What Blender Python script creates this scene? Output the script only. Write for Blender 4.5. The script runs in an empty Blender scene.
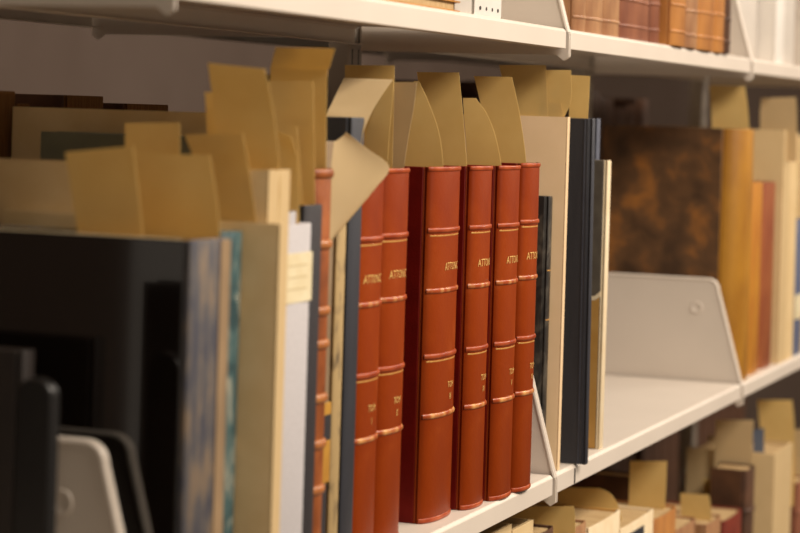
import bpy, bmesh, math, random
from mathutils import Vector
random.seed(7)
C = bpy.context.scene.collection
H = 1.533                                   # camera height above the floor

# ------------------------------------------------------------------ camera
FPX = 2200.0; TH = math.atan(850 / FPX); RHO = .03
CX, CY = 400.0, 112.5
DD = .6846                                  # camera stands this far out in the aisle
Fw = Vector((math.cos(TH), math.sin(TH), 0)); Rt = Vector((math.sin(TH), -math.cos(TH), 0)); Up = Vector((0, 0, 1))
R2 = Rt * math.cos(RHO) + Up * math.sin(RHO); U2 = Up * math.cos(RHO) - Rt * math.sin(RHO)
CAM = Vector((0, -DD, H))
cam = bpy.data.cameras.new('camera'); co = bpy.data.objects.new('camera', cam); C.objects.link(co)
from mathutils import Matrix
m = Matrix((R2, U2, -Fw)).transposed().to_4x4(); m.translation = CAM; co.matrix_world = m
cam.sensor_width = 36; cam.lens = FPX / 800 * 36
cam.shift_x = (400 - CX) / 800; cam.shift_y = -(266.5 - CY) / 800
cam.clip_start = .02
cam.dof.use_dof = True; cam.dof.focus_distance = 2.2; cam.dof.aperture_fstop = 6.0
bpy.context.scene.camera = co

def at(u, v, ax, val):
    """world point seen in direction (u, v) on the plane axis ax = val"""
    r = Fw + R2 * ((u - CX) / FPX) + U2 * ((CY - v) / FPX)
    t = (val - CAM[ax]) / r[ax]
    return CAM + r * t

# ------------------------------------------------------------------ materials
def lin(c):
    return tuple(((x / 255) / 12.92 if x / 255 <= .04045 else ((x / 255 + .055) / 1.055) ** 2.4) for x in c) + (1,)
MATS = {}
def mat(name, a, b=None, rough=.5, scale=20, stretch=(1, 1, 1), lo=.35, hi=.65, bump=0, bscale=150, spec=.5, metal=0, detail=4, c=None, transl=0, dist=0, coat=0):
    if name in MATS: return MATS[name]
    M = bpy.data.materials.new(name); M.use_nodes = True; MATS[name] = M
    N, L = M.node_tree.nodes, M.node_tree.links
    p = N['Principled BSDF']; p.inputs['Roughness'].default_value = rough; p.inputs['Metallic'].default_value = metal
    p.inputs['Specular IOR Level'].default_value = spec; p.inputs['Coat Weight'].default_value = coat
    p.inputs['Base Color'].default_value = lin(a)
    tc = N.new('ShaderNodeTexCoord')
    col = None
    if b:
        mp = N.new('ShaderNodeMapping'); mp.inputs['Scale'].default_value = stretch; L.new(tc.outputs['Object'], mp.inputs['Vector'])
        nz = N.new('ShaderNodeTexNoise'); nz.inputs['Scale'].default_value = scale; nz.inputs['Detail'].default_value = detail; nz.inputs['Distortion'].default_value = dist
        L.new(mp.outputs[0], nz.inputs['Vector'])
        r = N.new('ShaderNodeValToRGB'); r.color_ramp.elements[0].position = lo; r.color_ramp.elements[1].position = hi
        r.color_ramp.elements[0].color = lin(a); r.color_ramp.elements[1].color = lin(b)
        if c: e = r.color_ramp.elements.new((lo + hi) / 2); e.color = lin(c)
        L.new(nz.outputs['Fac'], r.inputs['Fac']); L.new(r.outputs['Color'], p.inputs['Base Color']); col = r.outputs['Color']
    if bump:
        n2 = N.new('ShaderNodeTexNoise'); n2.inputs['Scale'].default_value = bscale; n2.inputs['Detail'].default_value = 3
        L.new(tc.outputs['Object'], n2.inputs['Vector'])
        bp = N.new('ShaderNodeBump'); bp.inputs['Strength'].default_value = bump; bp.inputs['Distance'].default_value = .002
        L.new(n2.outputs['Fac'], bp.inputs['Height']); L.new(bp.outputs['Normal'], p.inputs['Normal'])
    if transl:
        t = N.new('ShaderNodeBsdfTranslucent'); t.inputs['Color'].default_value = lin(b or a)
        if col: L.new(col, t.inputs['Color'])
        mx = N.new('ShaderNodeMixShader'); mx.inputs['Fac'].default_value = transl
        L.new(p.outputs[0], mx.inputs[1]); L.new(t.outputs[0], mx.inputs[2])
        L.new(mx.outputs[0], N['Material Output'].inputs['Surface'])
    return M
white = mat('shelf_enamel', (212, 201, 188), (216, 205, 192), rough=.45, scale=8, bump=.04, bscale=400)
postm = mat('upright_enamel', (150, 140, 128), (160, 150, 138), rough=.5, scale=8)
def punch_slots(M):
    # two columns of dark slots punched in the upright, as a procedural mask
    N, L = M.node_tree.nodes, M.node_tree.links; p = N['Principled BSDF']
    tc = N.new('ShaderNodeTexCoord'); sx = N.new('ShaderNodeSeparateXYZ'); L.new(tc.outputs['Object'], sx.inputs[0])
    def mth(op, a, b):
        n = N.new('ShaderNodeMath'); n.operation = op
        for k, v in enumerate((a, b)):
            if v is None: continue
            if isinstance(v, (int, float)): n.inputs[k].default_value = v
            else: L.new(v, n.inputs[k])
        return n.outputs[0]
    row = mth('LESS_THAN', mth('FRACT', mth('DIVIDE', sx.outputs['Z'], .044), None), .41)
    col = mth('LESS_THAN', mth('ABSOLUTE', mth('SUBTRACT', mth('ABSOLUTE', sx.outputs['X'], None), .009), None), .002)
    mask = mth('MULTIPLY', row, col)
    mx = N.new('ShaderNodeMix'); mx.data_type = 'RGBA'; L.new(mask, mx.inputs[0])
    L.new(p.inputs['Base Color'].links[0].from_socket, mx.inputs[6]); mx.inputs[7].default_value = lin((40, 36, 34)); L.new(mx.outputs[2], p.inputs['Base Color'])
postm = mat('upright_enamel_punched', (150, 140, 128), (160, 150, 138), rough=.5, scale=8); punch_slots(postm)
paper = mat('flag_paper', (230, 202, 134), (234, 208, 142), rough=.85, scale=30, spec=.2, transl=.36)
paperw = mat('flag_paper_light', (212, 188, 144), (216, 192, 149), rough=.85, scale=30, spec=.2, transl=.3)
page = mat('page_edges', (196, 170, 128), (168, 138, 96), rough=.9, scale=120, stretch=(6, .3, .3), spec=.1)
paged = mat('page_edges_browned', (120, 84, 48), (88, 58, 30), rough=.9, scale=120, stretch=(6, .3, .3), spec=.1)
red = mat('red_leather', (126, 43, 1), (160, 76, 27), rough=.42, spec=.17, scale=16, bump=.12, bscale=300, c=(138, 53, 2), lo=.3, hi=.85, dist=.6)
redb = mat('red_leather_worn', (142, 52, 18), (176, 84, 42), rough=.36, spec=.3, scale=60, bump=.1, bscale=300, lo=.35, hi=.7)
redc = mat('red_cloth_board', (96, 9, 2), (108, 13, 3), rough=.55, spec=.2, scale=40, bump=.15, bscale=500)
band = mat('band_leather', (160, 68, 24), (222, 166, 98), rough=.32, scale=70, stretch=(1, 1, .3), lo=.42, hi=.66)
gold = mat('gold_leaf', (240, 204, 126), (214, 160, 84), rough=.4, scale=300, metal=0, lo=.3, hi=.7)
goldp = mat('gold_line', (216, 168, 92), (196, 136, 66), rough=.35, scale=200, metal=.25)
blackgloss = mat('black_gloss_board', (20, 14, 10), (24, 17, 12), rough=.06, scale=5, spec=1.0, coat=1.0)
spine1 = mat('blue_tan_marbled', (64, 64, 74), (116, 100, 84), rough=.5, scale=26, stretch=(3.2, 1, .8), c=(86, 82, 82), lo=.42, hi=.6)
teal = mat('teal_marbled', (46, 74, 80), (152, 154, 140), rough=.5, scale=45, stretch=(1, 1, .5), c=(76, 106, 108), dist=1.5, lo=.42, hi=.64)
beige = mat('beige_board', (210, 182, 134), (216, 190, 144), rough=.8, scale=30, bump=.08, spec=.2)
beigel = mat('beige_board_edge', (200, 174, 130), (196, 170, 126), rough=.8, scale=30, spec=.2)
greyc = mat('grey_book_cloth', (184, 180, 182), (192, 188, 190), rough=.75, scale=300, bump=.25, bscale=700)
label = mat('label_paper', (222, 210, 176), (212, 196, 156), rough=.8, scale=40)
black = mat('black_cloth', (36, 32, 36), (44, 40, 44), rough=.6, scale=200, bump=.15, bscale=600)
navy = mat('navy_cloth', (38, 39, 47), (47, 49, 57), rough=.55, scale=60, stretch=(1, 1, .15), bump=.15, bscale=600)
tanlea = mat('tan_leather', (120, 60, 18), (160, 88, 38), rough=.45, scale=30, bump=.25, bscale=160, c=(140, 72, 26))
tanl2 = mat('tan_leather_light', (158, 92, 42), (178, 114, 60), rough=.4, scale=60)
greengrey = mat('green_grey_board', (104, 104, 84), (112, 112, 90), rough=.75, scale=40)
greybrown = mat('grey_brown_spine', (120, 98, 72), (140, 118, 90), rough=.6, scale=20, stretch=(1, 1, .4))
mottle = mat('mottled_cream', (170, 144, 98), (88, 72, 50), rough=.7, scale=70, stretch=(1, 1, .7), lo=.5, hi=.75)
ochre = mat('ochre_label', (186, 136, 44), (168, 118, 34), rough=.6, scale=30)
darkmar = mat('black_marbled', (40, 37, 34), (98, 92, 80), rough=.5, scale=60, stretch=(1, 1, .6), lo=.45, hi=.75, dist=1)
charc = mat('charcoal_cover', (82, 74, 64), (96, 88, 76), rough=.65, scale=50)
ochre2 = mat('ochre_cover', (178, 132, 62), (186, 142, 74), rough=.65, scale=40)
creamv = mat('cream_vellum', (232, 214, 180), (224, 202, 164), rough=.6, scale=30)
brownmot = mat('mottled_calf', (70, 48, 28), (152, 98, 42), rough=.5, scale=22, bump=.12, bscale=120, c=(98, 68, 40), lo=.34, hi=.7, dist=.25, detail=6)
calfsp = mat('honey_calf', (176, 124, 34), (150, 100, 26), rough=.45, scale=16, stretch=(2, 1, .6), bump=.1, bscale=120)
orlea = mat('orange_calf', (186, 126, 34), (172, 108, 28), rough=.5, scale=30, stretch=(1, 1, .4))
rblea = mat('red_brown_calf', (150, 84, 42), (132, 66, 34), rough=.5, scale=30, stretch=(1, 1, .4))
bluec = mat('blue_cloth', (82, 92, 122), (92, 100, 126), rough=.6, scale=40)
oldb = mat('old_brown_calf', (142, 98, 66), (174, 130, 90), rough=.5, scale=40, stretch=(1, 1, .35), bump=.15)
oldr = mat('dark_red_brown_calf', (116, 66, 46), (144, 90, 62), rough=.5, scale=30, stretch=(1, 1, .35), bump=.15)
oldo = mat('gold_brown_calf', (186, 126, 62), (160, 104, 52), rough=.5, scale=30, stretch=(1, 1, .35), bump=.15)
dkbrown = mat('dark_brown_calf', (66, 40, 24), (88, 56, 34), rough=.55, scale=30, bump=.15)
dkred = mat('dark_red_calf', (104, 32, 16), (126, 44, 20), rough=.5, scale=30, bump=.15)
whitec = mat('white_board', (222, 216, 208), (228, 222, 214), rough=.6, scale=30)
greyw = mat('pale_grey_board', (196, 188, 178), (202, 194, 184), rough=.6, scale=30)
blackmet = mat('black_enamel', (14, 12, 12), (18, 16, 15), rough=.35, scale=30)
dot = mat('dark_hole', (40, 36, 34), rough=.8)
dkdark = mat('dark_brown_cloth', (30, 22, 18), (36, 27, 22), rough=.6, scale=30)
wallm = mat('wall_paint', (96, 80, 70), (106, 90, 80), rough=.9, scale=3, stretch=(1, 1, .6))
floorm = mat('floor_vinyl', (120, 108, 92), (132, 120, 104), rough=.5, scale=12)
ceilm = mat('ceiling_paint', (226, 220, 208), (230, 224, 212), rough=.9, scale=6)

# ------------------------------------------------------------------ helpers
def obj(name, bm, m, parent=None, smooth=True, bevel=0, seg=2, loc=None):
    me = bpy.data.meshes.new(name)
    bmesh.ops.recalc_face_normals(bm, faces=bm.faces)
    bm.to_mesh(me); bm.free()
    o = bpy.data.objects.new(name, me); C.objects.link(o); me.materials.append(m)
    if parent: o.parent = parent
    if loc is not None: o.location = loc
    if bevel:
        b = o.modifiers.new('bevel', 'BEVEL'); b.width = bevel; b.segments = seg; b.limit_method = 'ANGLE'; b.angle_limit = math.radians(40)
    if smooth:
        for p in me.polygons: p.use_smooth = True
        me.set_sharp_from_angle(angle=math.radians(40))
    return o
def tag(o, lab=None, cat=None, group=None, kind=None):
    if lab: o['label'] = lab
    if cat: o['category'] = cat
    if group: o['group'] = group
    if kind: o['kind'] = kind
    return o
def empty(name, loc, lab, cat, group=None):
    o = bpy.data.objects.new(name, None); C.objects.link(o); o.location = loc; o.empty_display_size = .02
    return tag(o, lab, cat, group)
def add_box(bm, x0, x1, y0, y1, z0, z1):
    vs = [bm.verts.new((x, y, z)) for z in (z0, z1) for y in (y0, y1) for x in (x0, x1)]
    for f in ((0, 1, 3, 2), (4, 6, 7, 5), (0, 4, 5, 1), (2, 3, 7, 6), (0, 2, 6, 4), (1, 5, 7, 3)): bm.faces.new([vs[i] for i in f])
    return bm
def box(*a): return add_box(bmesh.new(), *a)
def extrude(bm, pts, axis, a, b):
    """closed polygon pts (2-D) extruded along axis from a to b"""
    def P(p, t): return {0: (t, p[0], p[1]), 1: (p[0], t, p[1]), 2: (p[0], p[1], t)}[axis]
    A = [bm.verts.new(P(p, a)) for p in pts]; B = [bm.verts.new(P(p, b)) for p in pts]
    n = len(pts)
    for i in range(n): bm.faces.new((A[i], A[(i + 1) % n], B[(i + 1) % n], B[i]))
    bm.faces.new(A); bm.faces.new(B)
    return bm
def strip_solid(bm, loops):
    """loops: list of closed rings with equal counts -> skinned solid, ends capped"""
    R = [[bm.verts.new(p) for p in l] for l in loops]; n = len(loops[0])
    for a, b in zip(R, R[1:]):
        for i in range(n): bm.faces.new((a[i], a[(i + 1) % n], b[(i + 1) % n], b[i]))
    bm.faces.new(R[0]); bm.faces.new(R[-1]); return bm

# ------------------------------------------------------------------ the room
def struct(name, bm, m): return tag(obj(name, bm, m, smooth=False), kind='structure')
struct('floor', box(-1.5, 7.5, -2.2, 2.4, -.05, 0), floorm)
struct('ceiling', box(-1.5, 7.5, -2.2, 2.4, 2.9, 2.95), ceilm)
struct('wall_back', box(-1.5, 7.5, 1.55, 1.6, 0, 2.9), wallm)
struct('wall_right', box(7.5, 7.55, -2.2, 2.4, 0, 2.9), wallm)

# ------------------------------------------------------------------ shelving
BX = [.405, 1.335, 2.266, 3.198, 3.955, 4.93]
ZS = {'upper': H + .095, 'middle': H - .383, 'lower': H - .861}
DEP = .245
def bracket_profile():
    pts = [(.238, -.028), (.238, .150)]
    pts += [(.060 + .0, .150)]
    for k in range(7):                     # rounded upper front corner
        a = math.pi / 2 * k / 6
        pts.append((.054 - .014 * math.sin(a), .136 + .014 * math.cos(a)))
    pts += [(.003, .004), (-.0022, -.006), (-.0022, -.030), (.0035, -.034), (.012, -.028)]
    return pts
def make_bracket(parent, x, face):
    """sloping end plate with rolled rim and round boss; face = -1 shows its rim to the left"""
    bm = bmesh.new(); P = bracket_profile()
    extrude(bm, P, 0, -.001, .001)
    o = obj('end_bracket', bm, white, parent, loc=(x, 0, 0))
    rim = bmesh.new()
    path = [(.236, .150), (.150, .150), (.060, .150)] + P[3:10] + [(.003, .004), (.0005, -.004)]
    rings = []
    for i, (y, z) in enumerate(path):
        a = path[max(i - 1, 0)]; b = path[min(i + 1, len(path) - 1)]
        ty, tz = b[0] - a[0], b[1] - a[1]; l = math.hypot(ty, tz); ty /= l; tz /= l
        ny, nz = -tz, ty
        rings.append([(c * .0024, y + s * .0024 * ny, z + s * .0024 * nz) for c, s in [(math.cos(q * math.pi / 4), math.sin(q * math.pi / 4)) for q in range(8)]])
    strip_solid(rim, rings)
    obj('rolled_rim', rim, white, o)
    bs = bmesh.new(); prof = [(.0095, 0), (.0085, .0016), (.0065, .0016), (.005, .0006), (.0, .0004)]
    n = 20
    rows = [[bs.verts.new((face * (.001 + h), .071 + r * math.cos(t * 2 * math.pi / n), .108 + r * math.sin(t * 2 * math.pi / n))) for t in range(n)] for r, h in prof[:-1]]
    for a, b in zip(rows, rows[1:]):
        for i in range(n): bs.faces.new((a[i], a[(i + 1) % n], b[(i + 1) % n], b[i]))
    bs.faces.new(rows[-1])
    obj('pressed_boss', bs, white, o)
def make_shelf(bay, level, lab, back=False):
    x0, x1 = BX[bay] + .004, BX[bay + 1] - .004
    r = empty('shelf', (x0, 0, ZS[level]), lab, 'shelf', 'steel library shelves')
    w = x1 - x0
    # folded sheet: front lip, deck, rear lip in one section
    t = .0012; lipz = -.0215
    sec = [(.0, -.003), (.003, .0), (DEP - .003, .0), (DEP, -.003), (DEP, lipz), (DEP - .012, lipz), (DEP - .012, lipz + t), (DEP - t, lipz + t), (DEP - t, -.004), (DEP - .004, -t), (.004, -t), (t, -.004), (t, lipz + t), (.014, lipz + t), (.014, lipz), (.0, lipz)]
    obj('deck', extrude(bmesh.new(), sec, 0, .004, w - .004), white, r, bevel=.0006)
    make_bracket(r, -.0014, 1); make_bracket(r, w + .0014, -1)
    if level == 'middle' and bay == 2:
        obj('lip_clip', box(.068, .0712, -.0008, -.0001, -.0205, -.0035), dot, r, bevel=.0004)
    if back: r.rotation_euler[2] = math.pi; r.location = (x1, .33 + DEP, ZS[level] + (.014 if level == 'upper' else 0))
    return r
LB = {('middle', 0): 'white steel shelf at left edge, end plate beside the glossy black book',
      ('middle', 1): 'white steel shelf carrying the six red leather volumes',
      ('middle', 2): 'white steel shelf with empty deck right of the dark navy slab',
      ('middle', 3): 'white steel shelf carrying the large mottled brown book at right',
      ('upper', 1): 'white steel top shelf whose bright lip runs above the red books',
      ('upper', 2): 'white steel top shelf holding the row of old brown books',
      ('upper', 3): 'white steel top shelf at upper right corner with pale boards',
      ('lower', 1): 'white steel bottom shelf below the red leather volumes',
      ('lower', 2): 'white steel bottom shelf below the empty white deck',
      ('lower', 3): 'white steel bottom shelf at lower right under the flagged books'}
for (lev, b), lab in LB.items(): make_shelf(b, lev, lab)
make_shelf(1, 'upper', 'white steel shelf of the rear side behind the tall paper flags, up top', True)
make_shelf(1, 'middle', 'white steel shelf of the rear side behind the red volumes', True)
make_shelf(2, 'upper', 'white steel shelf of the rear side, up top behind the navy slab', True)
make_shelf(2, 'middle', 'white steel shelf of the rear side behind the navy slab', True)
make_shelf(3, 'upper', 'white steel shelf of the rear side, up top at right', True)
make_shelf(3, 'middle', 'white steel shelf of the rear side behind the mottled brown book', True)
make_shelf(1, 'lower', 'white steel shelf of the rear side, low behind the red volumes', True)
make_shelf(2, 'lower', 'white steel shelf of the rear side, low behind the empty deck', True)
make_shelf(3, 'lower', 'white steel shelf of the rear side, low at right', True)
make_shelf(4, 'lower', 'white steel shelf of the rear side, low and farthest right', True)
PL = ['grey slotted steel upright behind the glossy black book', 'grey slotted steel upright rising behind the paper flags above the red books',
      'grey slotted steel upright behind the big mottled brown book', 'grey slotted steel upright farthest right behind the row']
for x, lab in zip(BX[1:5], PL):
    r = empty('shelf_upright', (x, .2585, 0), lab, 'upright', 'shelving uprights')
    obj('post', box(-.02, .02, -.0125, .0125, 0, 2.3), postm, r, bevel=.002)

# ------------------------------------------------------------------ books
def arc_fn(w, b):
    def fn(x):
        s = max(-1, min(1, (x - w / 2) / (w / 2)))
        return b * (1 - math.sqrt(max(0, 1 - (abs(s) ** 2.3))))
    return fn
def book(x0, x1, yf, depth, h, cover, spine, lab, level='middle', bulge=.006, t=.0028, bands=(), bandm=None, lines=(), title=None, text=(), pg=None, capr=0, cat='book', group=None, name='book', lean=0, bandr=.0026, sq=.003, board=None, cover_h=None, cap=None):
    w = x1 - x0; z0 = ZS[level] + .0002
    r = empty(name, (x0, yf, z0), lab, cat, group)
    fy = arc_fn(w, bulge); n = 18
    hinge = bulge + .004
    # boards
    for nm, xa, xb in (('front_board', 0, t), ('back_board', w - t, w)):
        obj(nm, box(xa, xb, hinge, depth, 0, h), board or cover, r, bevel=.0007)
    # spine shell with a shallow joint groove beside the boards
    outer = [(0.0006, hinge - .0004), (.0016, bulge + .002)] + [(w * (1 - math.cos(math.pi * k / n)) / 2, 0) for k in range(n + 1)] + [(w - .0016, bulge + .002), (w - .0006, hinge - .0004)]
    outer = [(x, y if i in (0, 1, len(outer) - 2, len(outer) - 1) else fy(x)) for i, (x, y) in enumerate(outer)]
    th = .0022
    inner = [(min(max(x, th + .001), w - th - .001), max(y, 0) + th if 1 < i < len(outer) - 2 else y) for i, (x, y) in enumerate(outer)]
    sp = bmesh.new()
    lv = [0, .0015, h - .0015, h]; ins = [.0006, 0, 0, .0006]
    loops = []
    for z, e in zip(lv, ins):
        loops.append([(x, y + e, z) for x, y in outer] + [(x, y, z) for x, y in reversed(inner)])
    strip_solid(sp, loops)
    so = obj('spine', sp, spine, r)
    obj('text_block', box(t + .0004, w - t - .0004, bulge + .0035, depth - .004, sq, h - sq), pg or page, r)
    def arcband(zc, rz, ry, m, nm, xa=.02, xb=.98, par=so):
        bm = bmesh.new(); loops = []
        for k in range(n + 1):
            x = w * (1 - math.cos(math.pi * (xa + (xb - xa) * k / n))) / 2
            y = fy(x)
            # outward normal in plan
            d = .0005; sl = (fy(min(x + d, w)) - fy(max(x - d, 0))) / (2 * d); sl = max(-6, min(6, sl))
            nx, ny = sl / math.hypot(sl, 1), -1 / math.hypot(sl, 1)
            ring = []
            for q in range(9):
                a = math.pi * q / 8
                ring.append((x + nx * (ry * math.sin(a) - .0002), y + ny * (ry * math.sin(a) - .0002), zc + rz * math.cos(a)))
            ring.append((x - nx * .0008, y - ny * .0008, zc)); loops.append(ring)
        strip_solid(bm, loops)
        return obj(nm, bm, m, par)
    for k, f in enumerate(bands): arcband(h * (1 - f), bandr * 1.5, bandr, (bandm[k % len(bandm)] if isinstance(bandm, (list, tuple)) else bandm) or spine, 'raised_band', .06, .94)
    for f in lines: arcband(h * (1 - f), .0009, .0003, goldp, 'gilt_line', .1, .93)
    if capr: 
        arcband(h - capr * .8, capr, capr * .55, cap or spine, 'head_cap', .03, .97)
        arcband(capr * 1.08, capr, capr * .45, cap or spine, 'tail_cap', .03, .97)
    for s, fz, size, xc, sx in text:
        cu = bpy.data.curves.new('t', 'FONT'); cu.body = s; cu.size = size; cu.align_x = 'CENTER'; cu.extrude = 0; cu.offset = 0; cu.resolution_u = 2
        to = bpy.data.objects.new('t', cu); C.objects.link(to)
        bpy.context.view_layer.update()
        me = bpy.data.meshes.new_from_object(to.evaluated_get(bpy.context.evaluated_depsgraph_get()))
        bpy.data.objects.remove(to); bpy.data.curves.remove(cu)
        bm = bmesh.new(); bm.from_mesh(me); bpy.data.meshes.remove(me)
        for v in bm.verts:
            x = w * xc + v.co.x * sx; z = h * (1 - fz) + v.co.y
            v.co = (x, fy(x) - .0004, z)
        obj('lettering', bm, gold, so, smooth=False)
    if lean: r.rotation_euler[1] = lean
    return r, so, fy, w

# --- six red leather volumes
BN = (.178, .348, .532, .70)
def red_volume(x0, x1, yf, top, lab, num, b=.016, cap=.0023, tc=.47):
    h = top + .383 - .0002
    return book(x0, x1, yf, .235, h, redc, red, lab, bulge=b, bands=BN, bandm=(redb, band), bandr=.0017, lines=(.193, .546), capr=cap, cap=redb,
                text=(('ATTONIC', .292, .0105, tc, .82), ('TOM', .628, .0085, tc + .06, .9), (num, .662, .0085, tc + .06, .9)), group='red leather volumes with gilt bands', pg=paged, sq=.0035)
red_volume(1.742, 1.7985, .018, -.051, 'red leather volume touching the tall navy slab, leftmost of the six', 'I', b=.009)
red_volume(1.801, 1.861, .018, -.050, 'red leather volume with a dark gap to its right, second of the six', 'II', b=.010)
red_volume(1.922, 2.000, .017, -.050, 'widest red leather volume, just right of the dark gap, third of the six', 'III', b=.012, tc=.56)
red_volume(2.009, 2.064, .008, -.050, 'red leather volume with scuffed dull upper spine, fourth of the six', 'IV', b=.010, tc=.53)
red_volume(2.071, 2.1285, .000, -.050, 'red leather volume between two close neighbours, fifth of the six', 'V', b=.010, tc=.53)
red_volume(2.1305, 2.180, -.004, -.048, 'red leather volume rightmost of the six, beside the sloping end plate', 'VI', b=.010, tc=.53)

# --- left half of the middle shelf
bg_ = book(1.354, 1.411, -.014, .25, .383 - .092, blackgloss, spine1, 'large glossy black book with blue and tan marbled spine, at left', bulge=.004, t=.003)
obj('worn_joint', box(.041, .0565, -.0006, .003, .001, .2895), mat('worn_tan', (150, 124, 92), (132, 108, 80), rough=.7, scale=40, stretch=(1, 1, .4)), bg_[1], bevel=.0003)
obj('worn_edge', box(.0004, .0028, .012, .249, .2908, .2916), label, bg_[0], bevel=.0002)
book(1.4125, 1.447, -.008, .12, .383 - .0895, teal, teal, 'thin teal marbled book between the glossy black book and beige board', bulge=.003)
def folder(x0, x1, yf, depth, top, m, me, lab, level='middle', cat='folder', zs=-.383, grp='beige archival folders'):
    z0 = ZS[level] + .0002; h = H + top - z0; w = x1 - x0
    r = empty('archival_folder', (x0, yf, z0), lab, cat, grp)
    t = .0022
    sec = [(0, depth), (0, .002), (.001, 0), (w - .001, 0), (w, .002), (w, depth), (w - t, depth), (w - t, t + .001), (t, t + .001), (t, depth)]
    obj('cover', extrude(bmesh.new(), sec, 2, 0, h), m, r)
    obj('spine_edge', box(.0004, w - .0004, -.0008, .0004, .0, h), me, r, bevel=.0003)
    obj('contents', box(t + .0005, w - t - .0005, .006, depth - .008, .002, h - .006), page, r)
    return r
folder(1.4485, 1.457, -.034, .23, -.083, beige, beigel, 'lower plain beige board right of the teal marbled book')
folder(1.4585, 1.4975, -.0195, .25, -.045, beige, beigel, 'taller beige folder just left of the pale grey book')
g, gs, gf, gw = book(1.514, 1.575, -.008, .22, .383 - .088, greyc, greyc, 'pale grey cloth book with a cream paper label near the top', bulge=.004, pg=greyw)
lb = bmesh.new(); extrude(lb, [(.006, .0005), (gw - .004, .0005), (gw - .004, -.0004), (.006, -.0004)], 2, .235, .273)
obj('spine_label', lb, label, gs, smooth=False)
ln = bmesh.new()
for k in range(3): add_box(ln, .011, gw - .014, -.0006, -.0003, .245 + k * .009, .2462 + k * .009)
obj('label_writing', ln, mat('ink', (196, 178, 138), rough=.8), gs, smooth=False)
hd = bmesh.new()
for k in range(2): pass
loops = []
for k in range(9):
    a = math.pi * k / 8; x = gw / 2 - (gw / 2 - .002) * math.cos(a); y = .03 - .024 * math.sin(a)
    loops.append([(x, y, .292), (x, y, .304), (x, y + .0018, .304), (x, y + .0018, .292)])
strip_solid(hd, loops); obj('head_wrap', hd, greyc, g)
book(1.577, 1.6125, .0, .22, .383 - .075, black, black, 'plain black cloth book right of the pale grey book', bulge=.003, t=.003)
book(1.614, 1.649, .006, .2, .383 - .048, tanlea, tanlea, 'narrow orange tan leather book with raised bands beside the black book', bulge=.009, bands=(.18, .34, .42, .55, .66, .77, .9), bandm=tanl2, capr=.004, pg=paged)
gg, ggs, ggf, ggw = book(1.6505, 1.680, .018, .265, .383 - .0255, greengrey, greybrown, 'grey green board book with ochre and black bands on the spine', bulge=.003)
for za, zb, mm_, nm in ((.132, .142, ochre, 'ochre_band'), (.111, .132, black, 'black_band'), (.076, .111, ochre, 'ochre_band')):
    obj(nm, box(.003, ggw - .001, -.0009, .0012, za, zb), mm_, ggs, bevel=.0003)
obj('black_band', box(.003, ggw - .006, -.0009, .0012, .002, .074), black, ggs, bevel=.0003)
book(1.681, 1.7005, .016, .22, .383 - .055, beige, mottle, 'thin book with mottled cream spine against the navy slab', bulge=.002)
folder(1.7015, 1.709, .052, .29, -.005, beige, beigel, 'tall tan board set back beside the navy slab, top under the flags')
book(1.7105, 1.739, .018, .22, .383 - .0055, navy, navy, 'tall dark navy slab just left of the red volumes', bulge=.002, t=.003)

# --- second bay
book(2.2765, 2.289, .018, .2, .383 - .086, darkmar, darkmar, 'thin black marbled book behind the sloping end plate', bulge=.002, bands=(), lines=(.27, .45))
folder(2.2905, 2.300, .006, .23, .0005, mat('pink_beige_board', (224, 194, 152), (228, 198, 158), rough=.8, scale=30), MATS['pink_beige_board'], 'tall beige folder between the black marbled book and navy slab')
sl, sls, slf, slw = book(2.3435, 2.3545, -.0115, .23, .383 - .0005, navy, navy, 'tall thin navy cloth board book left of the half-bound ochre book', bulge=.0012, t=.002, lean=-.03)
obj('joint_ridge', box(-.0006, .0004, .0085, .0105, 0, .382), mat('navy_ridge', (48, 52, 64), (56, 60, 72), rough=.5, scale=60), sl, bevel=.0003)
pm, pms, pf, pw = book(2.463, 2.477, .006, .2, .383 - .0485, charc, creamv, 'half-bound book, charcoal over ochre cover, on the empty deck', bulge=.002, t=.0025)
zc = .383 - .2
sec = [(.009, .001), (.195, .001), (.195, .195), (.022, .150), (.009, .150)]
obj('lower_cover', extrude(bmesh.new(), [(y, z) for y, z in [(.0065, .0005), (.199, .0005), (.199, .155), (.012, .172), (.0065, .177)]], 0, -.0006, .0004), ochre2, pm)
obj('cream_trim', extrude(bmesh.new(), [(y, z) for y, z in [(.0055, .1765), (.012, .172), (.199, .155), (.199, .159), (.012, .177), (.0055, .183)]], 0, -.001, .0004), creamv, pm)

book(2.4795, 2.493, .025, .2, .383 - .0003, mat('blue_grey_board', (70, 74, 88), (80, 84, 98), rough=.6, scale=40), MATS['blue_grey_board'], 'blue grey board book set back behind the half-bound ochre book', bulge=.002)
# --- third bay
book(3.212, 3.290, .006, .22, .383 - .0095, brownmot, calfsp, 'large mottled brown calf book with honey spine at right', bulge=.034, board=brownmot, pg=paged, t=.004)
book(3.295, 3.388, .012, .2, .383 - .0905, orlea, orlea, 'orange calf book right of the large mottled brown book', bulge=.012)
book(3.391, 3.488, .012, .2, .383 - .0925, rblea, rblea, 'reddish brown calf book before the beige folder at right', bulge=.012)
folder(3.492, 3.545, .008, .23, -.0095, beigel, beigel, 'beige folder standing right of the reddish brown calf book')
folder(3.548, 3.615, .008, .23, -.014, beigel, beige, 'rightmost beige folder before the blue cloth book')
bl = book(3.62, 3.70, .008, .2, .383 - .158, bluec, bluec, 'blue cloth book at the right edge of the middle shelf', bulge=.004)
obj('spine_label', box(.01, .07, -.001, .002, .06, .1), label, bl[1], smooth=False)
folder(3.705, 3.76, .01, .23, -.02, beige, beige, 'beige folder past the blue cloth book, cut by the picture edge')

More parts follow.
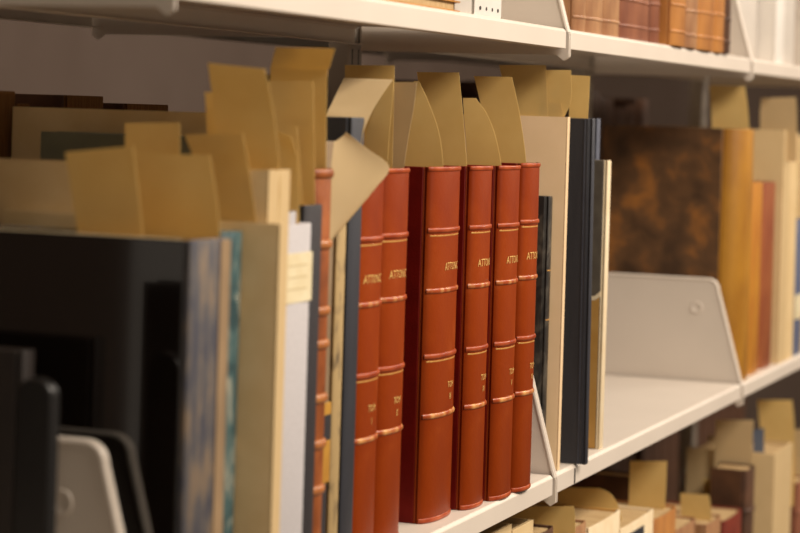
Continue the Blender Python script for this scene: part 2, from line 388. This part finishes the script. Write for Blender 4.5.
# ------------------------------------------------------------------ paper flags
def flag(X, rows, lab, m=None, tuck=.035, grp='cream paper flags', bow=.0):
    """rows: (uL, vL, uR, vR, dx) from top to bottom, taken on the plane x = X + dx"""
    L = [at(a[0], a[1], 0, X + (a[4] if len(a) > 4 else 0)) for a in rows]; Rr = [at(a[2], a[3], 0, X + (a[5] if len(a) > 5 else a[4] if len(a) > 4 else 0)) for a in rows]
    if tuck:
        for P in (L, Rr): q = P[-1].copy(); q.z -= tuck; P.append(q)
    def cr(P, n=6):
        out = []
        Q = [P[0] * 2 - P[1]] + P + [P[-1] * 2 - P[-2]]
        for i in range(1, len(Q) - 2):
            for k in range(n):
                t = k / n; a, b, c, d = Q[i - 1:i + 3]
                out.append(.5 * ((2 * b) + (c - a) * t + (2 * a - 5 * b + 4 * c - d) * t * t + (3 * b - a - 3 * c + d) * t ** 3))
        out.append(P[-1]); return out
    if len(rows) > 2: L, Rr = cr(L), cr(Rr)
    base = (L[-1] + Rr[-1]) / 2
    bm = bmesh.new(); nc = 8; T = .00022
    grid = []
    for l, r in zip(L, Rr):
        row = []
        for k in range(nc + 1):
            p = l.lerp(r, k / nc); p.x += bow * 4 * (k / nc) * (1 - k / nc); row.append(p - base)
        grid.append(row)
    F_ = [[bm.verts.new(p - Vector((T, 0, 0))) for p in row] for row in grid]; B_ = [[bm.verts.new(p + Vector((T, 0, 0))) for p in row] for row in grid]
    for i in range(len(grid) - 1):
        for k in range(nc):
            bm.faces.new((F_[i][k], F_[i][k + 1], F_[i + 1][k + 1], F_[i + 1][k])); bm.faces.new((B_[i][k], B_[i + 1][k], B_[i + 1][k + 1], B_[i][k + 1]))
        bm.faces.new((F_[i][0], F_[i + 1][0], B_[i + 1][0], B_[i][0])); bm.faces.new((F_[i][nc], B_[i][nc], B_[i + 1][nc], F_[i + 1][nc]))
    for k in range(nc):
        bm.faces.new((F_[0][k], B_[0][k], B_[0][k + 1], F_[0][k + 1])); bm.faces.new((F_[-1][k], F_[-1][k + 1], B_[-1][k + 1], B_[-1][k]))
    o = obj('paper_flag', bm, m or paper, loc=base)
    return tag(o, lab, 'bookmark', grp)
flag(1.37, [(65, 152, 133, 146, -.004), (71, 190, 138, 190, -.001), (77, 234, 143, 237, 0)], 'tilted cream flag at far left in the glossy black book')
flag(1.406, [(135, 154, 210, 155, .002), (139, 195, 216, 195, 0), (143, 240, 220, 240, 0)], 'broad upright cream flag over the right end of the glossy black book')
flag(1.4522, [(185, 135, 243, 133, -.003), (199, 175, 250, 175, 0), (214, 232, 257, 232, 0)], 'cream flag leaning left in the lower beige board')
flag(1.454, [(125, 123, 180, 123), (125, 200, 180, 200), (125, 232, 180, 232)], 'small squared cream flag rising behind the broad upright flag')
flag(1.478, [(208, 63, 265, 69, -.004), (214, 110, 274, 115, 0), (222, 175, 280, 175, 0)], 'tall cream flag of the taller beige folder, leaning left')
flag(1.486, [(205, 92, 218, 93), (207, 130, 220, 130), (208, 180, 222, 180)], 'narrow cream flag half hidden behind the tall leaning flag')
flag(1.57, [(277, 131, 291, 137, -.003), (282, 160, 298, 165, 0), (284, 232, 299, 232, 0)], 'small curled cream flag in front of the pale grey book')
flag(1.588, [(277, 125, 297, 126), (281, 165, 300, 165), (290, 232, 304, 232)], 'slim cream flag standing in the pale grey book')
flag(1.6, [(268, 81, 313, 81), (273, 125, 314, 125), (285, 214, 315, 214)], 'plain straight cream flag in the black cloth book')
flag(1.628, [(276, 47, 335, 48.5, -.012), (272, 62, 330, 66, -.004), (270, 82, 327, 82, 0), (270, 182, 326, 182, 0)], 'cream flag with a forward folded top, highest above the left books')
flag(1.664, [(332, 143, 346, 132, .004, .014), (331.5, 165, 366, 148, .002, .03), (331, 192, 389, 167, 0, .05), (330, 216, 374, 190, 0, .036), (329.5, 242, 334, 238, 0, .004)], 'diamond shaped cream flag sticking out in front of the navy slab', tuck=0, m=paperw, bow=.004)
flag(1.730, [(344, 78, 393, 79.5, .075), (338, 90, 384, 92, .05), (332, 103, 374, 108, .025), (327, 115, 366, 125, .006), (326, 135, 362, 140, 0)], 'brightly lit cream flag bending back behind the navy slab', m=paperw, tuck=.02)
flag(1.832, [(391, 80, 394, 80.5, .004), (379, 100, 392, 105, .002), (370, 122, 390, 130, 0), (364, 150, 388, 155, 0), (362, 182, 387, 182, 0)], 'cream flag with a curved left edge touching the brightly lit flag')
flag(1.846, [(345, 65, 394.5, 65.5), (345, 95, 394, 95), (345, 185, 392, 185)], 'cream flag whose flat top shows above the brightly lit flag')
flag(1.853, [(385, 82, 417, 82, 0), (385, 110, 413.5, 110, 0), (385, 140, 408, 140, 0), (385, 186, 402, 186, 0)], 'pale cream flag with curved right edge in the second red volume', m=paperw)
flag(1.962, [(414, 81, 419, 81, .004), (410, 100, 429, 103, .002), (406, 135, 440, 137, 0), (404, 182, 444, 182, 0)], 'cream flag narrowing to a tip in the widest red volume')
flag(2.037, [(417, 72, 459, 72.5), (422, 115, 463, 115), (428, 184, 468, 184)], 'tall squared cream flag in the widest red volume')
flag(2.100, [(463, 98, 476, 98, .004), (464, 115, 488, 116, .002), (466, 140, 497, 142, 0), (467, 180, 503, 180, 0)], 'short cream flag with rounded shoulder in the fourth red volume')
flag(2.156, [(474, 76, 512, 77, -.003), (482, 110, 519, 110, 0), (490, 150, 525, 150, 0), (497, 180, 527, 180, 0)], 'tall cream flag leaning left in the fifth red volume')
flag(2.2925, [(499, 65, 546, 65), (505, 90, 547, 90), (512, 124, 548, 124)], 'wide cream flag in the tall beige folder, left of its pair', tuck=0)
flag(2.294, [(546, 102, 561, 103), (546, 115, 563, 115), (548, 122, 560, 122)], 'low cream flag peeping over the tall beige folder', tuck=0)
flag(2.296, [(545, 70, 571, 70), (545, 100, 571, 100), (545, 122, 562, 122)], 'dim cream flag between the tall beige folder and navy slab', tuck=0)
flag(2.34, [(569, 75, 590, 76), (569, 100, 589, 100), (569, 134, 587, 134)], 'cream flag standing in the navy slab beside the half-bound book')
flag(3.245, [(709, 85, 745, 86), (711, 110, 748, 110), (712, 140, 750, 140)], 'cream flag above the large mottled brown book')
flag(3.515, [(761, 98, 796, 97), (760, 115, 797, 115), (760, 140, 797, 140)], 'pale cream flag above the beige folder at far right', m=paperw)

# ------------------------------------------------------------------ black book support at left
X = 1.262
a_ = at(20, 376, 0, X); b_ = at(57, 376, 0, X)
bs = empty('bookend', (X, a_.y, ZS['middle'] + .0002), 'black metal bookend with rounded top at left edge', 'bookend')
wd = a_.y - b_.y; hh = a_.z - ZS['middle']
pts = [(0, 0), (0, hh - .012)] + [(-wd / 2 + (wd / 2) * math.cos(math.pi * k / 8), hh - .012 + .012 * math.sin(math.pi * k / 8)) for k in range(1, 8)] + [(-wd, hh - .012), (-wd, 0)]
obj('upright_plate', extrude(bmesh.new(), pts, 0, -.006, .006), blackmet, bs, bevel=.002)
obj('base_plate', box(-.09, -.006, -wd, 0, 0, .0015), blackmet, bs, bevel=.0004)

p_ = at(38, 352, 1, .045)
book(1.296, 1.312, at(36, 400, 0, 1.312).y, .16, at(38, 352, 0, 1.30).z - ZS['middle'], dkdark, dkdark, 'dark brown thin book beside the black metal bookend, left edge', bulge=.003)
m0 = at(143, 300, 0, 1.80); m1 = at(190, 285, 0, 1.80)  # black book added out of frame for its dark reflection in the cover
book(2 * 1.354 - 1.80 - .03, 2 * 1.354 - 1.80, m1.y, m0.y - m1.y, m1.z - ZS['middle'], blackmet, blackmet, 'unseen black book added to mirror as a dark patch in the glossy black cover', bulge=.003)
# ------------------------------------------------------------------ top shelf
UB = [(2.342, 2.381, oldb, 'old brown calf book first after the top end plate'), (2.382, 2.455, oldb, 'broad old brown calf book second on the top shelf'),
      (2.457, 2.527, oldb, 'old brown calf book left of the dark reddish one, top shelf'), (2.530, 2.668, oldr, 'thick dark reddish calf book on the top shelf'),
      (2.672, 2.712, oldr, 'thin dark calf book right of the thick reddish one'), (2.714, 2.785, oldo, 'golden brown calf book left of a narrow dull one, top shelf'),
      (2.788, 2.848, oldb, 'narrow dull brown calf book overhanging the top lip'), (2.851, 2.945, oldo, 'honey brown calf book broadest overhanging the top lip'),
      (2.948, 3.005, oldo, 'honey brown calf book second from the right, top shelf'), (3.008, 3.038, dkbrown, 'dark brown thin book ending the row on the top shelf')]
for i, (a, b, mm_, lab) in enumerate(UB):
    over = i >= 5
    book(a, b, (-.005 if over else .012), .19, .24 + .01 * (i % 3), mm_, mm_, lab, level='upper', bulge=.008, bands=(.2, .4, .6, .8, .93), bandr=.0014, group='old calf books on the top shelf', pg=paged)
book(3.045, 3.085, .03, .18, .25, greyw, greyw, 'pale grey board book beside the dark thin book, top shelf', level='upper', bulge=.002)
book(3.245, 3.43, .04, .18, .25, greyw, greyw, 'broad pale grey board book at the top right corner', level='upper', bulge=.003)
book(3.435, 3.50, .012, .2, .25, whitec, whitec, 'white board book standing out at the top right corner', level='upper', bulge=.003)
book(3.505, 3.68, .03, .2, .25, greyw, greyw, 'pale grey board book cut by the right picture edge', level='upper', bulge=.003)
wb, ws, wf, ww = book(1.975, 2.055, .004, .2, .26, whitec, whitec, 'white pamphlet box with four dark holes along its foot', level='upper', bulge=.002, name='pamphlet_box', cat='box', t=.002)
hb = bmesh.new()
for k in range(4):
    cx = .012 + .0175 * k; n = 12
    ring = [[hb.verts.new((cx + .0018 * math.cos(t * 2 * math.pi / n), y, .007 + .0018 * math.sin(t * 2 * math.pi / n))) for t in range(n)] for y in (-.0004, .001)]
    for i in range(n): hb.faces.new((ring[0][i], ring[0][(i + 1) % n], ring[1][(i + 1) % n], ring[1][i]))
    hb.faces.new(ring[0]); hb.faces.new(ring[1])
obj('hole', hb, dot, ws, smooth=False)
book(1.925, 1.972, .006, .2, .26, greyw, greyw, 'pale grey board book left of the white pamphlet box', level='upper', bulge=.002)
# loose pile lying flat
for k, (dx, dy, mm_, lab) in enumerate(((0, 0, orlea, 'tan covered pamphlet lying lowest in the flat pile up top'), (.012, .006, whitec, 'white pamphlet lying on the tan one up top'), (.004, .012, charc, 'dark pamphlet topmost of the flat pile up top'))):
    z = ZS['upper'] + .0002 + k * .0105
    r = empty('pamphlet', (1.735 + dx, .006 + dy, z), lab, 'pamphlet', 'pamphlets lying flat on the top shelf')
    obj('cover', extrude(bmesh.new(), [(0, 0), (.2, 0), (.2, .0012), (.0012, .0012), (.0012, .0088), (.2, .0088), (.2, .01), (0, .01)], 1, 0, .2), mm_, r)
    obj('text_block', box(.0016, .196, .003, .197, .0015, .0085), page, r)

# ------------------------------------------------------------------ lower shelf
def lower(u0, u1, vt, Y, mm_, lab, depth=.2, bulge=.006, fold=False, spine=None, group=None):
    p = at((u0 + u1) / 2, vt, 1, Y); a = at(u0, vt, 1, Y).x; b = at(u1, vt, 1, Y).x
    h = p.z - ZS['lower']
    if fold: return folder(a, b - .002, Y, depth, p.z - H, mm_, mm_, lab, level='lower')
    return book(a, b - .002, Y, depth, h, mm_, spine or mm_, lab, level='lower', bulge=bulge, pg=page, group='books on the bottom shelf', bands=(.2, .4))
def z_at(X, Y, v):
    d = Vector((X, Y + DD, 0)); return H + ((CY - v) / FPX * d.dot(Fw) + math.sin(RHO) * d.dot(Rt)) / math.cos(RHO)
def low(x0, x1, v, mm_, lab, Y=.02, depth=.2, bulge=.006, spine=None):
    return book(x0, x1, Y, depth, z_at((x0 + x1) / 2, Y, v) - ZS['lower'], mm_, spine or mm_, lab, level='lower', bulge=bulge, pg=page, group='books on the bottom shelf', bands=(.2, .4))
low(2.03, 2.09, 533, oldb, 'brown calf book at lower left of the bottom shelf books')
folder(2.095, 2.18, .02, .2, z_at(2.14, .02, 530) - H, beige, beige, 'beige folder on the bottom shelf below the broad low flag', level='lower')
folder(2.183, 2.255, .02, .2, z_at(2.2, .02, 528) - H, beigel, beige, 'beige folder on the bottom shelf left of the dark brown book', level='lower')
low(2.279, 2.345, 531, dkbrown, 'dark brown calf book under the curved flag, bottom shelf')
low(2.348, 2.478, 530, oldb, 'brown calf book left of the ochre one, bottom shelf')
low(2.483, 2.62, 519, ochre2, 'ochre board book left of the navy spined cream book', spine=creamv, bulge=.003)
lw = low(2.625, 2.785, 519, creamv, 'cream vellum book with navy spine panel, bottom shelf', bulge=.003)
obj('spine_panel', box(.006, .10, -.0012, .002, .1, .346), navy, lw[1], smooth=False)
low(2.795, 2.915, 513, oldo, 'golden brown calf book right of the cream vellum book, bottom shelf')
low(2.92, 3.03, 524, oldb, 'brown calf book beneath the squat pale flag, bottom shelf')
low(3.045, 3.085, 477, dkbrown, 'dark brown calf book set back behind the squat pale flag, bottom shelf', Y=.09, depth=.13)
low(3.10, 3.19, 520, oldb, 'brown calf book beneath the sloping flag, bottom shelf')
low(3.212, 3.335, 515, dkred, 'dark red calf book on the bottom shelf')
low(3.36, 3.42, 468, dkbrown, 'tall thin dark brown leather book before the cream folder', depth=.06)
folder(3.45, 3.60, .0, .14, z_at(3.5, .045, 448) - H, beigel, beigel, 'large cream folder under the blue slip at lower right', level='lower')
folder(3.61, 3.70, .02, .14, z_at(3.65, .06, 455) - H, beigel, beigel, 'cream folder behind the large one, lower right', level='lower')
low(3.715, 3.80, 480, oldr, 'reddish calf book at the lower right picture edge', Y=.008)
folder(3.81, 3.90, .05, .14, z_at(3.85, .05, 455) - H, beigel, beigel, 'cream folder past the reddish calf book, lower right', level='lower')
def lflag(Y, rows, lab, m=None, X=None):
    X = X or at(rows[-1][0] * .5 + rows[-1][2] * .5, rows[-1][1], 1, Y).x
    return flag(X, rows, lab, m, tuck=.09, grp='cream flags on the bottom shelf')
lflag(.05, [(508, 507, 574, 506), (510, 520, 575, 519), (510, 545, 575, 545)], 'broad low cream flag at the foot of the picture, bottom shelf')
lflag(.09, [(545, 487, 600, 488), (545, 492, 612, 495), (546, 510, 620, 512), (546, 535, 622, 535)], 'broad cream flag with curved right shoulder under the navy slab')
lflag(.06, [(630, 461, 667, 461), (629, 490, 666, 490), (628, 525, 664, 525)], 'upright cream flag standing alone against the dark, bottom shelf')
lflag(.05, [(680, 493, 709, 495), (681, 510, 711, 510), (682, 540, 711, 540)], 'pale squat cream flag above the brown calf book, bottom shelf')
lflag(.07, [(703, 478, 734, 486), (704, 500, 737, 500), (704, 530, 738, 530)], 'cream flag with sloping top beside the squat one, bottom shelf')
lflag(.11, [(716, 420, 754, 420), (715, 450, 752, 450), (713, 500, 752, 500)], 'tall pale cream flag in front of the cream folder, lower right', paperw, 3.43)
lflag(.14, [(757, 400, 792, 400), (759, 420, 794, 418), (762, 455, 795, 452)], 'dim cream flag close under the middle shelf at lower right', None, 3.655)
lflag(.06, [(790, 430, 812, 428), (790, 445, 812, 445), (790, 480, 812, 480)], 'pale cream flag cut by the right picture edge, lower right', paperw, 3.85)
lflag(.10, [(753, 430, 764, 428), (753, 440, 764, 440), (753, 470, 764, 470)], 'small blue paper slip beside the tall pale flag, lower right', mat('blue_paper', (92, 102, 122), (98, 108, 128), rough=.8, scale=30), 3.50)

# ------------------------------------------------------------------ rear side books seen through the gap
def rear(u0, u1, vt, Y, mm_, lab, dep=.17, level='middle'):
    a = at(u0, vt, 1, Y).x; b = at(u1, vt, 1, Y).x; z = at((u0 + u1) / 2, vt, 1, Y).z
    return book(a, b, Y, dep, z - ZS[level], mm_, paged, lab, level=level, bulge=.002, pg=paged, group='books on the rear side')
rear(-14, 17, 91, .345, dkred, 'dark red brown book at far left on the rear side')
rear(18.5, 31, 104, .345, dkred, 'lower dark red book at far left on the rear side')
rear(69, 105, 96, .345, dkbrown, 'small brown book top peeping over the tan folder, rear side')
rear(129, 170, 104.5, .345, dkbrown, 'flat brown book top right of the small one, rear side')
sh_lab = {'middle': 'dark brown book added to darken the gap behind the mottled calf book', 'lower': 'dark brown book added to darken the gap low behind the bottom shelf flags'}
for lev, lo_, hi_ in (('middle', .40, .448), ('lower', .40, .448)):  # rows of dark books added so the gaps behind the shelves look darker
    x = 2.30
    while x < (3.94 if lev == 'middle' else 4.88):
        w = random.uniform(.055, .10)
        if x < 3.198 < x + w + .012: x = 3.212; continue
        if x < 3.955 < x + w + .012:
            x = 3.969
            if lev == 'middle': break
            continue
        if x + w > 4.91: break
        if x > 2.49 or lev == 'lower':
            book(x, x + w, .345, .2, random.uniform(lo_, hi_), dkbrown, dkbrown, sh_lab[lev], level=lev, bulge=.004, pg=dkbrown, group='dark books added on the rear side, ' + lev + ' level')
        x += w + .004
# ------------------------------------------------------------------ light
def area(name, loc, rot, sx, sy, power, col):
    l = bpy.data.lights.new(name, 'AREA'); l.shape = 'RECTANGLE'; l.size = sx; l.size_y = sy; l.energy = power; l.color = col
    o = bpy.data.objects.new(name, l); C.objects.link(o); o.location = loc; o.rotation_euler = rot; return o
WARM = (1, .88, .75)
area('aisle_lamp', (1.5, -1.45, 2.75), (math.radians(28), 0, 0), 1.0, .6, 50, WARM)
area('aisle_lamp_middle', (3.2, -1.45, 2.75), (math.radians(28), 0, 0), 1.3, .6, 43, WARM)
area('aisle_lamp_far', (5.5, -1.45, 2.75), (math.radians(28), 0, 0), 1.3, .6, 45, WARM)
area('rear_aisle_lamp', (2.2, 1.05, 2.8), (0, 0, 0), 1.5, .3, 2.2, WARM)
W = bpy.data.worlds.new('world'); bpy.context.scene.world = W; W.use_nodes = True
W.node_tree.nodes['Background'].inputs['Color'].default_value = (1, .84, .68, 1); W.node_tree.nodes['Background'].inputs['Strength'].default_value = .25
vs = bpy.context.scene.view_settings
vs.view_transform = 'Standard'; vs.look = 'None'; vs.gamma = 1; vs.use_curve_mapping = False; vs.exposure = 0
